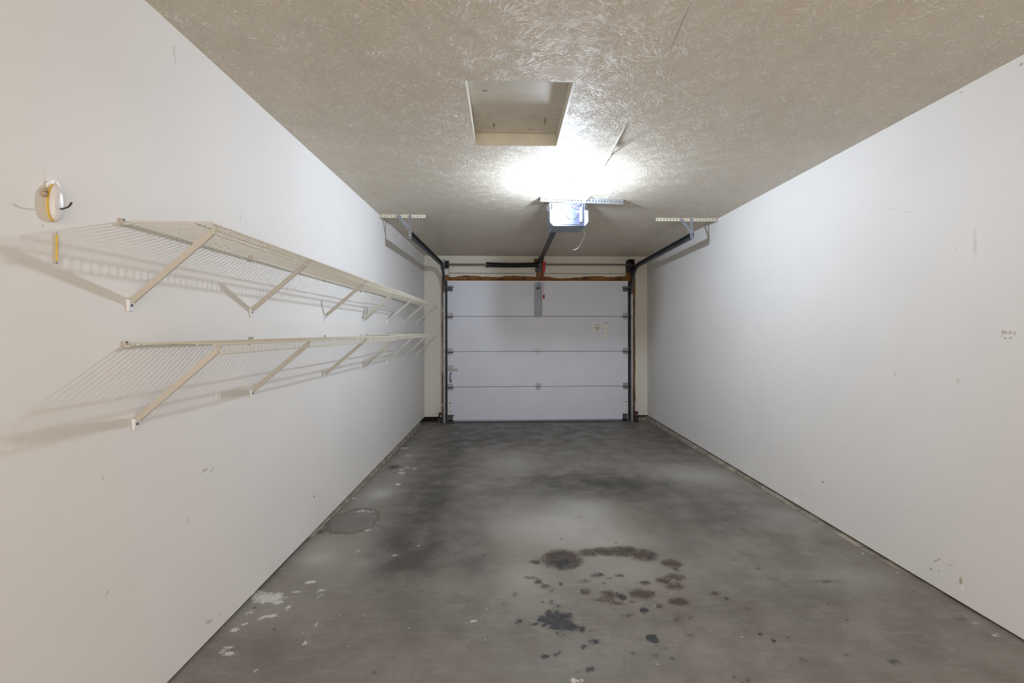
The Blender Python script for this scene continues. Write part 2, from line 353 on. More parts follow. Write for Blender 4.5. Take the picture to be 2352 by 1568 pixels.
def floor_mat():
    n = NT('stained_concrete')
    P = n.pos()
    def att(nm):
        a = n.n('ShaderNodeAttribute', attribute_name=nm); return a.outputs['Vector']
    s1 = n.n('ShaderNodeSeparateXYZ'); n.put(s1.inputs[0], att('stain_a'))
    s2 = n.n('ShaderNodeSeparateXYZ'); n.put(s2.inputs[0], att('stain_b'))
    blk, brn, wht = s1.outputs; drk, lit, rng = s2.outputs
    big = n.noise(P, 1.1, 4, 0.6); mid = n.noise(P, 5.0, 5, 0.62); fine = n.noise(P, 60, 4, 0.65)
    stre = n.noise(n.map(P, scale=(9, 30, 1), rot=(0, 0, 0.35)), 1.0, 4, 0.6)
    c = n.mix(n.ramp(big, 0.32, 0.68), (0.200, 0.178, 0.155), (0.262, 0.243, 0.220))
    c = n.mix(n.ramp(mid, 0.3, 0.72, 0, 0.8), c, (0.165, 0.142, 0.122))
    c = n.mix(n.ramp(stre, 0.48, 0.75, 0, 0.45), c, (0.29, 0.28, 0.265))
    grn = n.noise(n.vec('ADD', P, (7, 3, 0)), 1.6, 3)
    c = n.mix(n.ramp(grn, 0.5, 0.7, 0, 0.4), c, (0.135, 0.137, 0.11))
    c = n.mix(n.ramp(fine, 0.3, 0.7, 0, 0.22), c, (0.12, 0.11, 0.10))
    c = n.mix(n.math('MULTIPLY', lit, n.ramp(mid, 0.2, 0.7, 0.5, 1.0), clamp=True), c, (0.40, 0.39, 0.36))
    c = n.mix(n.math('MULTIPLY', drk, n.ramp(mid, 0.2, 0.65, 0.35, 0.95), clamp=True), c, (0.072, 0.068, 0.058))
    e1 = n.noise(P, 28, 5, 0.7); e2 = n.noise(P, 130, 4, 0.75)
    ed = n.math('ADD', n.math('MULTIPLY', n.math('SUBTRACT', e1, 0.5), 2.3), n.math('MULTIPLY', n.math('SUBTRACT', e2, 0.5), 2.0))
    def mask(p, lo, hi, top=1.0, k=1.0):
        return n.math('MULTIPLY', n.ramp(n.math('ADD', p, n.math('MULTIPLY', ed, k)), lo, hi, 0, top), n.ramp(p, 0.02, 0.14))
    # water mark: darker rim
    c = n.mix(n.ramp(rng, 0.08, 0.22, 0, 0.6), c, (0.145, 0.13, 0.12))
    rngw = n.math('ADD', rng, n.math('MULTIPLY', n.math('SUBTRACT', n.noise(P, 12, 3), 0.5), n.ramp(rng, 0.0, 0.05, 0, 1.1)))
    rim = n.math('MULTIPLY', n.ramp(rngw, 0.03, 0.10), n.ramp(rngw, 0.40, 0.12))
    c = n.mix(n.math('MULTIPLY', rim, n.ramp(e1, 0.35, 0.6, 0.3, 0.9)), c, (0.075, 0.058, 0.035))
    c = n.mix(n.ramp(brn, 0.0, 0.8, 0, 0.65), c, (0.135, 0.108, 0.090))
    c = n.mix(mask(brn, 0.28, 0.90, 0.88), c, (0.048, 0.032, 0.024))
    c = n.mix(n.ramp(blk, 0.0, 0.9, 0, 0.6), c, (0.13, 0.125, 0.12))
    c = n.mix(mask(blk, 0.30, 0.78, 0.93), c, (0.020, 0.020, 0.024))
    c = n.mix(mask(wht, 0.48, 0.80, 0.9, 1.0), c, (0.62, 0.60, 0.58))
    # small specks everywhere
    def specks(sc, lo, hi, off, col, c, top):
        vo = n.n('ShaderNodeTexVoronoi', voronoi_dimensions='2D'); n.put(vo.inputs['Vector'], n.vec('ADD', P, off)); vo.inputs['Scale'].default_value = sc
        sp = n.n('ShaderNodeSeparateColor'); n.put(sp.inputs[0], vo.outputs['Color'])
        f = n.math('MULTIPLY', n.ramp(vo.outputs['Distance'], hi, lo, 0, top), n.ramp(sp.outputs[0], 0.90, 0.93))
        return n.mix(f, c, col)
    c = specks(9, 0.02, 0.045, (1.3, 0, 0), (0.55, 0.53, 0.5), c, 0.7)
    c = specks(6, 0.03, 0.07, (4.1, 2, 0), (0.06, 0.05, 0.045), c, 0.7)
    rough = n.ramp(mid, 0.3, 0.7, 0.42, 0.62)
    h = n.math('ADD', n.noise(P, 6, 4), n.math('MULTIPLY', fine, 0.12))
    n.bump(h, 0.15, 0.01)
    return n.set(c, rough, 0, 0.4)
M_FLOOR = floor_mat()

def old_wood(name, paint_expr):
    """brown lumber with ragged edges of wall paint"""
    n = NT(name); P = n.pos()
    g = n.noise(n.map(P, scale=(3, 3, 60) if name.endswith('header') else (60, 3, 3)), 1.0, 4, 0.6, 0.4)
    c = n.mix(n.ramp(g, 0.3, 0.7), (0.15, 0.062, 0.016), (0.31, 0.145, 0.038))
    c = n.mix(n.ramp(n.noise(P, 9, 4), 0.5, 0.75, 0, 0.8), c, (0.05, 0.02, 0.01))
    xyz = n.n('ShaderNodeSeparateXYZ'); n.put(xyz.inputs[0], P)
    f = paint_expr(n, P, xyz.outputs)
    c = n.mix(f, c, (0.72, 0.69, 0.62))
    n.bump(g, 0.3, 0.003)
    return n.set(c, 0.65, 0, 0.3)
def ragged(n, P, sock, edge, sign, amp=0.06, soft=0.003):
    w = n.math('MULTIPLY', n.math('SUBTRACT', n.noise(P, 2.4, 3), 0.5), amp * 2)
    w2 = n.math('MULTIPLY', n.math('SUBTRACT', n.noise(P, 30, 2), 0.5), amp * 0.25)
    v = n.math('ADD', n.math('ADD', sock, w), w2)
    return n.ramp(v, edge - soft * sign, edge + soft * sign)
M_HEAD = old_wood('bare_lumber_header', lambda n, P, s: ragged(n, P, s[2], 2.135, 1, 0.06))
M_JAML = old_wood('bare_lumber_side', lambda n, P, s: n.math('MAXIMUM', ragged(n, P, s[0], 0.262, -1, 0.022), n.ramp(s[2], 2.14, 2.17)))
M_JAMR = old_wood('bare_lumber_dark', lambda n, P, s: ragged(n, P, s[0], 3.16, 1, 0.02))
M_JAMC = old_wood('bare_lumber_centre', lambda n, P, s: n.math('MULTIPLY', ragged(n, P, s[0], 1.665, -1, 0.03), n.ramp(s[2], 2.30, 2.28)))

M_VOID = simple('dark_gap', (0.012, 0.011, 0.010), 0.9)
M_CURB = simple('weathered_curb', (0.30, 0.27, 0.22), 0.8, var=0.35, vscale=14, bump=0.5)
M_DOOR = simple('enamelled_door_steel', (0.68, 0.715, 0.80), 0.38, spec=0.5, var=0.02, vscale=3)
M_SEAMG = simple('panel_joint', (0.16, 0.16, 0.18), 0.6)
M_SEAM = simple('gasket_and_gap_shade', (0.02, 0.02, 0.022), 0.6)
M_GALV = simple('galvanised_steel', (0.34, 0.36, 0.39), 0.42, 0.8, var=0.15, vscale=25)
M_GALVD = simple('dull_dark_steel', (0.10, 0.11, 0.13), 0.5, 0.7, var=0.2, vscale=20)
M_ZINC = simple('zinc_sheet', (0.27, 0.31, 0.37), 0.45, 0.3, var=0.1, vscale=18)
M_SHAFT = simple('oiled_shaft_steel', (0.17, 0.18, 0.17), 0.35, 0.8)
M_BLACK = simple('black_paint', (0.012, 0.012, 0.015), 0.5)
M_BLK2 = simple('black_plastic', (0.02, 0.02, 0.022), 0.45)
M_RED = simple('red_plastic', (0.45, 0.012, 0.02), 0.5)
M_RAIL = simple('blue_black_rail', (0.013, 0.013, 0.026), 0.4, 0.3)
M_WIRE = simple('vinyl_coated_wire', (0.62, 0.585, 0.49), 0.38)
M_STRUT = simple('ivory_enamel', (0.56, 0.535, 0.485), 0.42)
M_CLIP = simple('white_plastic', (0.85, 0.86, 0.90), 0.4)
M_SCREW = simple('screw_head', (0.12, 0.13, 0.15), 0.4, 0.8)
M_OPN = simple('grey_blue_housing', (0.22, 0.27, 0.34), 0.45, var=0.04)
M_OPF = simple('plain_steel_face', (0.06, 0.072, 0.115), 0.30, 0.9)
M_LBL = simple('paper_label', (0.84, 0.83, 0.80), 0.6)
M_INK = simple('label_ink', (0.03, 0.03, 0.03), 0.6)
M_PORC = simple('white_porcelain', (0.86, 0.86, 0.86), 0.25)
M_YEL = simple('yellowed_plastic', (0.72, 0.47, 0.05), 0.35)
M_DEV = simple('glossy_white_plastic', (0.74, 0.73, 0.74), 0.16, spec=0.6)
M_SHELL = simple('yellowed_shell', (0.66, 0.58, 0.42), 0.35)
M_OLD = simple('aged_tan_plastic', (0.48, 0.38, 0.26), 0.5)
M_NAIL = simple('dark_nail', (0.09, 0.075, 0.07), 0.45, 0.5)
M_CREAM = simple('cream_paint', (0.66, 0.62, 0.52), 0.5, var=0.05, vscale=12)
M_GREYL = simple('grey_cable', (0.018, 0.020, 0.035), 0.6)

# ---------------------------------------------------------------- the shell
def wall_tags(o, label): return tag(o, label, 'wall', kind='structure')
T = 0.12
m = MB().box(-T, 0, BACK, D + T, 0.045, H)
wall_tags(m.build('wall_left', M_WALL_L), 'left off-white painted wall behind the two rows of wire shelves')
m = MB().box(W, W + T, BACK, D + T, 0.045, H)
wall_tags(m.build('wall_right', M_WALL_R), 'bare right off-white painted wall with a few scuffs')
# door wall: opening filled by lumber boards and the door in front of them
m = MB().box(0, 0.236, D, D + T, 0.045, H).box(3.175, W, D, D + T, 0.045, H).box(0.236, 3.175, D, D + T, 2.186, H)
wall_tags(m.build('wall_back', M_WALL_B), 'cream end wall around and above the garage door')
m = MB().box(0.236, 3.175, D + 0.05, D + 0.06, -0.15, 2.25)
tag(m.build('wall_outer', M_VOID), 'dark backing closing the gaps round the garage door', 'wall', kind='structure')

# ceiling with the hatch opening
hx0, hx1, hy0, hy1 = 1.036, 1.544, 2.052, 2.767
m = MB().box(-T, hx0, BACK, D + T, H, H + T).box(hx1, W + T, BACK, D + T, H, H + T)
m.box(hx0, hx1, BACK, hy0, H, H + T).box(hx0, hx1, hy1, D + T, H, H + T)
tag(m.build('ceiling', M_CEIL), 'beige ceiling with starburst stomped plaster texture', 'ceiling', kind='structure')

# floor: a fall towards the door, stains as vertex fields sharpened by noise in the material
def build_floor():
    xs = np.arange(-0.1, W + 0.11, 0.0165); ys = np.arange(BACK, D + 0.2, 0.0165)
    X, Y = np.meshgrid(xs, ys); Z = 0.035 - 0.0133 * (np.maximum(Y, 1.85) - 1.85)
    def field(lst, power=1.0):
        F = np.zeros_like(X)
        for cx_, cy_, rx, ry, st in lst:
            rx = max(rx, 0.012); ry = max(ry, 0.012)
            q = ((X - cx_) / (rx * 1.25)) ** 2 + ((Y - cy_) / (ry * 1.25)) ** 2
            F = np.maximum(F, st * np.clip(1 - q, 0, 1) ** power)
        return F
    A = np.stack([field(STAINS['b'], .8), field(STAINS['n'], .8), field(STAINS['w'], .8)], -1)
    def soft(lst):
        F = np.zeros_like(X)
        for cx_, cy_, rx, ry, st in lst:
            F += st * np.exp(-(((X - cx_) / (rx * 1.1)) ** 2 + ((Y - cy_) / (ry * 1.1)) ** 2))
        return np.clip(F, 0, 1.2)
    B = np.stack([soft(STAINS['d']), soft(STAINS['l']), field(STAINS['r'], 1)], -1)
    ny, nx = X.shape
    me = bpy.data.meshes.new('floor')
    idx = np.arange(nx * ny).reshape(ny, nx)
    F = np.stack([idx[:-1, :-1], idx[:-1, 1:], idx[1:, 1:], idx[1:, :-1]], -1).reshape(-1, 4)
    me.vertices.add(nx * ny); me.vertices.foreach_set('co', np.stack([X, Y, Z], -1).astype(np.float32).ravel())
    me.loops.add(F.size); me.loops.foreach_set('vertex_index', F.astype(np.int32).ravel())
    me.polygons.add(len(F)); me.polygons.foreach_set('loop_start', np.arange(0, F.size, 4, dtype=np.int32))
    me.polygons.foreach_set('loop_total', np.full(len(F), 4, dtype=np.int32))
    for nm, dat in (('stain_a', A), ('stain_b', B)):
        at_ = me.attributes.new(nm, 'FLOAT_VECTOR', 'POINT'); at_.data.foreach_set('vector', dat.astype(np.float32).ravel())
    me.update(calc_edges=True); me.validate()
    me.materials.append(M_FLOOR); me.polygons.foreach_set('use_smooth', np.ones(len(F), dtype=bool))
    o = bpy.data.objects.new('floor', me); COL.objects.link(o)
    tag(o, 'stained grey concrete floor sloping to the garage door', 'floor', kind='structure')
build_floor()

# foundation curbs and the dark gap under the drywall
def strip(name, pts, mat, label):
    m = MB()
    for a in pts: m.box(*a)
    return tag(m.build(name, mat), label, 'baseboard', kind='structure')
def wobbly(name, side, y0, y1, xw, xr, ztop, mat, label):
    m = MB(); n = 46; rnd = random.Random(side * 3 + 7)
    P = []
    for i in range(n + 1):
        y = y0 + (y1 - y0) * i / n
        P.append((y, xr * (0.85 + 0.3 * rnd.random()) * min(1, 0.3 + 3 * i / n), ztop + 0.003 * (rnd.random() - 0.5)))
    s = 1 if side == 0 else -1
    vs = []
    for y, r, zt in P: vs += [(xw - s * 0.03, y, -0.1), (xw - s * 0.03, y, zt), (xw + s * r * 0.75, y, zt - 0.001), (xw + s * r, y, zt - 0.006), (xw + s * (r + .004), y, -0.1)]
    fs = [(i*5+k, i*5+(k+1) % 5, (i+1)*5+(k+1) % 5, (i+1)*5+k) for i in range(n) for k in range(5)]
    m.add(vs, fs + [(0,1,2,3,4), tuple(n*5+k for k in (4,3,2,1,0))])
    return tag(m.build(name, mat), label, 'baseboard', kind='structure')
wobbly('baseboard_right', 1, 1.95, D, W, 0.030, 0.031, M_CURB, 'weathered concrete curb showing under the right wall')
wobbly('baseboard_left', 0, 2.9, D - 0.35, 0, 0.010, 0.031, M_CURB, 'thin pale curb showing under the left wall')
m = MB().box(3.19, W - 0.03, D - 0.012, D + 0.05, -0.15, 0.022).box(3.25, 3.30, D - 0.02, D, -0.12, 0.012)
tag(m.build('baseboard_back', M_CURB), 'rough concrete curb under the end wall, right of the door', 'baseboard', kind='structure')
m = MB().box(-T, -0.035, BACK, D + T, -0.15, 0.05).box(-0.05, 0.24, D + 0.03, D + 0.08, -0.15, 0.05).box(3.17, W + 0.05, D + 0.03, D + 0.08, -0.15, 0.05).box(W + 0.032, W + T, BACK, D + T, -0.15, 0.05)
tag(m.build('trim_5', M_VOID), 'dark recess under the drywall edges', 'trim', kind='structure')

# lumber round the door
tag(MB().box(0.236, 3.175, D - 0.002, D + 0.03, 1.98, 2.178).build('trim_1', M_HEAD), 'bare brown header board with ragged cream paint above the garage door', 'trim', kind='structure')
tag(MB().box(0.236, 0.36, D - 0.006, D + 0.03, -0.05, 2.25).build('trim_2', M_JAML), 'brown side board with peeling paint left of the door', 'trim', kind='structure')
tag(MB().box(3.02, 3.178, D - 0.006, D + 0.03, -0.05, 2.36).build('trim_3', M_JAMR), 'dark brown side board right of the door', 'trim', kind='structure')
tag(MB().box(1.632, 1.775, D - 0.02, D + 0.03, 2.13, 2.40).build('trim_4', M_JAMC), 'short upright board behind the spring bracket above the door', 'trim', kind='structure')
tag(MB().box(0.30, 0.415, D - 0.012, D, 2.24, 2.385).build('trim_6', M_WALL_B, bevel=0.003), 'cream pad behind the left spring bearing', 'trim', kind='structure')

# attic hatch
fr = thing('attic_hatch', 'square recessed cream attic hatch in the ceiling', 'hatch', ((hx0+hx1)/2, (hy0+hy1)/2, H + .08))
def hatch_mat():
    n = NT('hatch_board'); P = n.pos()
    c = n.mix(n.ramp(n.noise(P, 5, 4), 0.35, 0.7), (0.70, 0.66, 0.57), (0.62, 0.575, 0.47))
    c = n.mix(n.ramp(n.noise(n.map(P, scale=(6, 22, 1)), 1.0, 5, .7), 0.60, 0.74, 0, .6), c, (0.36, 0.31, 0.24))
    for cx_, cy_, rx, ry in ((1.155, 2.66, .008, .03), (1.13, 2.70, .035, .003), (1.45, 2.60, .006, .05), (1.37, 2.71, .02, .006), (1.44, 2.715, .012, .006), (1.12, 2.28, .015, .008)):
        c = n.mix(n.ramp(n.vec('LENGTH', n.map(n.vec('ADD', P, n.vec('SCALE', n.vec('SUBTRACT', n.noise(P, 40, 2), (.5,.5,.5)), scale=0.02)), (cx_, cy_, H + .075), (0,0,0), (rx, ry, .2), 'TEXTURE')), 1.3, 0.5, 0, .75), c, (0.16, 0.13, 0.11))
    return n.set(c, 0.5, 0, 0.4)
M_HATCH = hatch_mat()
MB().box(hx0 - .01, hx1 + .01, hy0 - .01, hy1 + .012, H + 0.075, H + 0.09).build('hatch_panel', M_HATCH, fr)
m = MB().box(hx0 - .02, hx0 + .006, hy0, hy1, H + .0005, H + .073).box(hx1 - .012, hx1 + .02, hy0, hy1, H + .0005, H + .073)
m.box(hx0 - .02, hx1 + .02, hy1 - .004, hy1 + .02, H + .0005, H + .0715).box(hx0 - .02, hx1 + .02, hy0 - .02, hy0 + .004, H + .0005, H + .073)
m.build('hatch_frame', M_CREAM, fr)

# ---------------------------------------------------------------- sectional garage door
door = thing('door_1', 'closed white four-section sectional garage door', 'garage door', (1.69, 6.765, -0.02), kind='structure')
YD = 6.742; dx0, dx1 = 0.347, 3.036
zs = [-0.020, 0.494, 1.016, 1.536, 2.052]
for i in range(4):
    m = MB().box(dx0, dx1, YD, YD + 0.045, zs[i] + (0.003 if i else 0.0), zs[i+1] - 0.003)
    p = m.build('door_panel', M_DOOR, door, bevel=0.004)
for i in (1, 2, 3):
    MB().box(dx0 + .002, dx1 - .002, YD + 0.006, YD + 0.04, zs[i] - 0.003, zs[i] + 0.003).build('panel_seam', M_SEAMG, door)
MB().box(dx0, dx1, YD + 0.004, YD + 0.04, -0.045, -0.018).build('bottom_seal', M_SEAM, door)
MB().box(dx0, dx1, YD - 0.004, YD + 0.002, -0.019, 0.006).build('bottom_retainer', M_ZINC, door)
MB().box(dx0, dx1, YD - 0.003, YD + 0.02, 2.048, 2.062).build('top_edge_highlight', M_CLIP, door)  # white strip painting the lamp's highlight along the door's top edge
for x0_, x1_ in ((dx0 - .024, dx0 - .001), (dx1 + .001, dx1 + .040)):
    MB().box(x0_, x1_, YD + .018, YD + .044, -.03, 2.06).build('side_gap_shade', M_SEAM, door)  # black strips added to paint the shade in the gaps beside the door
def hinge(x, z, side):
    m = MB()
    m.box(x - .036, x + .036, YD - .003, YD, z + .004, z + .05)
    m.box(x - .032, x + .032, YD - .004, YD, z - .05, z - .004)
    m.tube([(x - .042, YD - .008, z), (x + .042, YD - .008, z)], .006, 8)
    for sx in (-1, 1): m.box(x + sx * .036 - .002, x + sx * .036 + .002, YD - .02, YD, z - .012, z + .045)
    h = m.build('hinge', M_GALV, door)
    for sx in (-.02, .02):
        for sz in (-.03, .03): MB().lathe([(.006, 0), (.006, -.004), (.003, -.006)], (x + sx, YD - .004, z + sz), 'y', 8).build('bolt', M_ZINC, h)
    if side:
        MB().tube([(x - side * .05, YD - .022, z - .012), (x + side * .075, YD - .022, z - .012)], .0055, 8).build('roller_stem', M_GALVD, h)
        MB().lathe([(.010, 0), (.022, .002), (.022, .010), (.010, .012)], (x + side * .067 - .006, YD - .022, z - .012), 'x', 14).build('roller', M_BLK2, h)
for i in (1, 2, 3):
    hinge(0.389, zs[i], -1); hinge(1.690, zs[i], 0); hinge(2.995, zs[i], 1)
def top_fix(x, s):
    m = MB().box(x - .038, x + .038, YD - .003, YD, 1.905, 1.985).box(x - .038, x + .038, YD - .03, YD, 1.925, 1.929).box(x - .03, x + .03, YD - .04, YD, 1.955, 1.96)
    f = m.build('top_roller_bracket', M_GALVD, door)
    MB().tube([(x + s * .1, YD - .03, 1.968), (x - s * .062, YD - .03, 1.968)], .006, 8).build('roller_stem', M_GALV, f)
    MB().lathe([(.010, 0), (.022, .002), (.022, .010), (.010, .012)], (x + s * .088 - .006, YD - .03, 1.968), 'x', 14).build('roller', M_BLK2, f)
top_fix(0.389, -1); top_fix(2.995, 1)
for x, s in ((0.392, -1), (2.990, 1)):
    m = MB().box(x - .04, x + .035, YD - .004, YD, -.01, .085).box(x - .04, x + .055 if s < 0 else x + .035, YD - .03, YD, .075, .085)
    m.box(x - .05, x + .045, YD - .03, YD, -.018, -.008)
    m.build('bottom_bracket', M_GALVD, door)
# slide lock and lift handle on the third section from the top
m = MB().box(.365, .435, YD - .024, YD - .001, .735, .80)
m.box(.37, .43, YD - .003, YD, .725, .812)
lk = m.build('slide_lock', M_GALV, door, bevel=.002)
MB().bar((.40, YD - .012, .752), (.495, YD - .012, .752), .008, .022).box(.488, .497, YD - .03, YD - .006, .73, .765).build('lock_bolt', M_GALV, lk)
m = MB().tube([(.40, YD - .001, .695), (.396, YD - .018, .69), (.392, YD - .028, .67), (.392, YD - .028, .60), (.396, YD - .018, .58), (.40, YD - .001, .575)], .007, 8)
m.box(.39, .412, YD - .004, YD, .685, .71).box(.39, .412, YD - .004, YD, .56, .585)
m.build('lift_handle', M_GALVD, door, smooth=True)
# operator plate on the top section with its pull arm bracket
m = MB().box(1.640, 1.742, YD - .006, YD, 1.54, 2.045)
for x in (1.640, 1.742): m.box(x - .002, x + .002, YD - .022, YD, 1.54, 1.99)
op = m.build('reinforcing_plate', M_ZINC, door)
MB().box(1.662, 1.718, YD - .012, YD - .006, 1.935, 1.965).box(1.680, 1.696, YD - .04, YD - .006, 1.925, 1.972).build('arm_bracket', M_GALVD, op)
for x, z in ((1.652, 2.03), (1.73, 2.03), (1.69, 2.03), (1.648, 1.56), (1.735, 1.56), (1.69, 1.91)):
    MB().lathe([(.007, 0), (.007, -.005), (.003, -.007)], (x, YD - .006, z), 'y', 8).build('bolt', M_CLIP, op)

# labels stuck on the door (flat paper)
def sticker(name, label, x0, x1, z0, z1, marks, mats=(M_LBL, M_INK), rot=0.0, stain=False, group=None):
    R = Matrix.Rotation(rot, 3, 'Y'); pv = ((x0+x1)/2, YD, (z0+z1)/2)
    m = MB()
    m.box(x0, x1, YD - .0012, YD - .0002, z0, z1, R, pv)
    for a in marks:
        m.mat(a[4]); m.box(a[0], a[1], YD - .0018, YD - .001, a[2], a[3], R, pv)
    return tag(m.build(name, list(mats)), label, 'sticker', group)
w0, w1, z0, z1 = 2.506, 2.634, 1.322, 1.438
mk = [(w0 + .018 + i * .009, w0 + .025 + i * .009, 1.403 + .003 * math.sin(i * .9), 1.411 + .003 * math.sin(i * .9), 1) for i in range(11)]
mk += [(w0 + .028 + i * .009, w0 + .035 + i * .009, 1.372 + .0012 * i * .5, 1.380 + .0012 * i * .5, 1) for i in range(8)]
mk += [(w0 + .008 + i * .0105, w0 + .0165 + i * .0105, 1.357, 1.366, 1) for i in range(10) if i != 3]
mk += [(w0 + .04, w0 + .09, 1.326, 1.348, 2)]
M_TAPE = simple('old_tape_glue', (0.42, 0.42, 0.33), 0.5)
sticker('notice_label', 'white paper notice with smeared black lines on the second door section', w0, w1, z0, z1, mk, (M_LBL, M_INK, M_TAPE))
mk = [(2.688, 2.720, 1.436, 1.446, 1), (2.684, 2.70, 1.415, 1.424, 1), (2.676, 2.712, 1.352, 1.358, 2), (2.676, 2.70, 1.395, 1.40, 2), (2.69, 2.71, 1.38, 1.384, 2),
      (2.678, 2.708, 1.30, 1.302, 2), (2.678, 2.708, 1.29, 1.292, 2), (2.678, 2.708, 1.265, 1.267, 2), (2.70, 2.703, 1.185, 1.25, 2), (2.675, 2.703, 1.178, 1.183, 1)]
sticker('torn_label', 'narrow half-peeled white label strip right of the paper notice', 2.672, 2.716, 1.165, 1.445, mk, (M_LBL, M_INK, M_TAPE), rot=0.05)
M_REDL = simple('warning_red', (0.30, 0.02, 0.04), 0.5); M_BLUG = simple('pale_print', (0.45, 0.50, 0.55), 0.5)
for x, txt in ((.364, 'tall white warning label with red heading, lower left corner of the garage door'), (2.985, 'tall white warning label with red heading, lower right corner of the garage door')):
    mk = [(x, x + .048, .253, .262, 1)]
    mk += [(x + .016, x + .032, .214, .219, 2), (x + .016, x + .020, .206, .228, 2), (x + .028, x + .032, .206, .228, 2), (x + .016, x + .032, .205, .209, 2)]
    mk += [(x + .004, x + .044, z, z + .004, 3) for z in (.19, .182, .160, .152, .144, .12, .112)] + [(x + .006, x + .044, .126, .131, 2)]
    sticker('warning_label', txt, x, x + .048, .098, .262, mk, (M_LBL, M_REDL, M_INK, M_BLUG), group='warning labels in the lower door corners')

# ---------------------------------------------------------------- tracks
def track(s, label, x_web, zh, y_end, za, ang, drop_x, brace):
    """s: +1 flanges point to +x (left track), -1 for the right one"""
    t = thing('garage_door_track', label, 'door track', (x_web, 6.70, floor_z(6.70)), 'tracks at the two sides of the garage door')
    yv = 6.698; R = 0.36; zt = zh
    prof = [(0, -.026), (s*.030, -.026), (s*.030, -.020), (s*.0025, -.0235), (s*.0025, .0235), (s*.030, .020), (s*.030, .026), (0, .026)]
    path_v = [(x_web, yv, floor_z(6.7) + .004), (x_web, yv, 1.0), (x_web, yv, zt - R - .02)]
    MB().sweep(path_v, prof, (1, 0, 0)).build('vertical_rail', M_GALV, t)
    pc = [(x_web, yv - R + R * math.cos(a), zt - R + R * math.sin(a)) for a in [PI/2 * k / 12 for k in range(13)]]
    MB().sweep([(x_web, yv, zt - R - .022)] + pc, prof, (1, 0, 0)).build('curved_rail', M_GALVD, t)
    m = MB().sweep([(x_web, yv - R, zt), (x_web, y_end, za)], prof, (1, 0, 0))
    m.bar((x_web - s*.004, yv - R + .02, zt + .012), (x_web - s*.004, y_end, za + .012), .003, .05)
    m.bar((x_web + s*.010, yv - R + .02, zt + .034), (x_web + s*.010, y_end, za + .034), .030, .003)
    m.build('horizontal_rail', M_GALVD, t)
    # jamb brackets
    for z in (1.62, 0.75, 0.22):
        m = MB().box(min(x_web, x_web - s*.042), max(x_web, x_web - s*.042), D - .010, D - .006, z - .022, z + .028)
        m.box(x_web - .002, x_web + .002, yv + .02, D - .006, z - .022, z + .028)
        m.build('jamb_bracket', M_GALV, t)
    # ceiling hanger
    ax0, ax1 = ang; ya = y_end + (0.0 if s > 0 else 0.0)
    m = MB().perf((ax0, ya, H - .001), (ax1, ya, H - .001), (0, 1, 0), .030, (0, 0, 1), .002, .032, .010)
    m.perf((ax0, ya, H - .030), (ax1, ya, H - .030), (0, 0, 1), .030, (0, 1, 0), .002, .032, .010)
    m.build('ceiling_angle', M_CREAM, t)
    m = MB().perf((drop_x, ya - .004, za - .028), (drop_x, ya - .004, H - .004), (s, 0, 0), .026, (0, 1, 0), .002, .030, .010)
    m.perf((drop_x, ya - .004, za - .028), (drop_x, ya - .004, H - .004), (0, 1, 0), .026, (1, 0, 0), .002, .030, .010)
    m.build('drop_angle', M_GALV if s > 0 else M_ZINC, t)
    (bx0, bz0), (bx1, bz1) = brace
    d = Vector((bx1 - bx0, 0, bz1 - bz0)).normalized(); w = Vector((-d.z, 0, d.x))
    m = MB().perf((bx0, ya - .007, bz0), (bx1, ya - .007, bz1), w, .028, (0, 1, 0), .002, .032, .009)
    m.build('diagonal_brace', M_ZINC, t)
    return t
track(1, 'steel door track running along the left side of the garage door', .296, 2.262, 4.43, 2.238, (.004, .444), .283, ((.165, 2.425), (.268, 2.31)))
track(-1, 'steel door track running along the right side of the garage door', 3.092, 2.245, 4.49, 2.262, (2.715, 3.336), 3.086, ((2.955, 2.42), (3.06, 2.285)))

# ---------------------------------------------------------------- torsion spring shaft
sp = thing('torsion_spring_shaft', 'steel spring shaft with a long black spring above the garage door', 'door spring', (1.70, 6.70, 2.293))
ys_, zs_ = 6.70, 2.295
MB().tube([(.30, ys_, zs_), (3.15, ys_, zs_ + .005)], .0127, 12).build('shaft', M_SHAFT, sp, smooth=True)
m = MB(); pts = []
nt = 72; x0, x1 = .955, 1.672
for i in range(nt * 12 + 1):
    u = i / (nt * 12); a = u * nt * 2 * PI; sag = -.008 * math.sin(PI * u)
    pts.append((x0 + (x1 - x0) * u, ys_ + .030 * math.cos(a), zs_ + sag + .030 * math.sin(a)))
m.tube(pts, .0058, 6)
spr = m.build('spring', M_BLACK, sp, smooth=True)
MB().lathe([(.02, 0), (.038, 0), (.038, .03), (.028, .04), (.028, .05)], (.925, ys_, zs_), 'x', 20).build('winding_cone', M_BLACK, sp)
MB().lathe([(.028, 0), (.036, .01), (.036, .035), (.02, .035)], (1.665, ys_, zs_), 'x', 20).build('stationary_cone', M_BLACK, sp)
m = MB().box(1.700, 1.706, 6.66, D - .02, 2.24, 2.318).box(1.65, 1.742, D - .024, D - .02, 2.20, 2.315).box(1.66, 1.705, 6.70, D - .024, 2.205, 2.235)
m.build('centre_bracket', M_GALVD, sp)
def drum(x, mat2):
    m = MB().lathe([(.02, 0), (.058, 0), (.058, .006), (.048, .009), (.050, .014), (.048, .019), (.050, .024), (.048, .029), (.054, .036), (.054, .042), (.02, .046)], (x, ys_, zs_), 'x', 26)
    return m.build('cable_drum', mat2, sp, smooth=True)
drum(.335, M_BLK2); drum(3.035, M_BLK2)
MB().box(.308, .314, 6.64, D - .013, 2.235, 2.37).box(.314, .36, D - .018, D - .013, 2.25, 2.372).build('end_bearing_plate', M_GALV, sp)
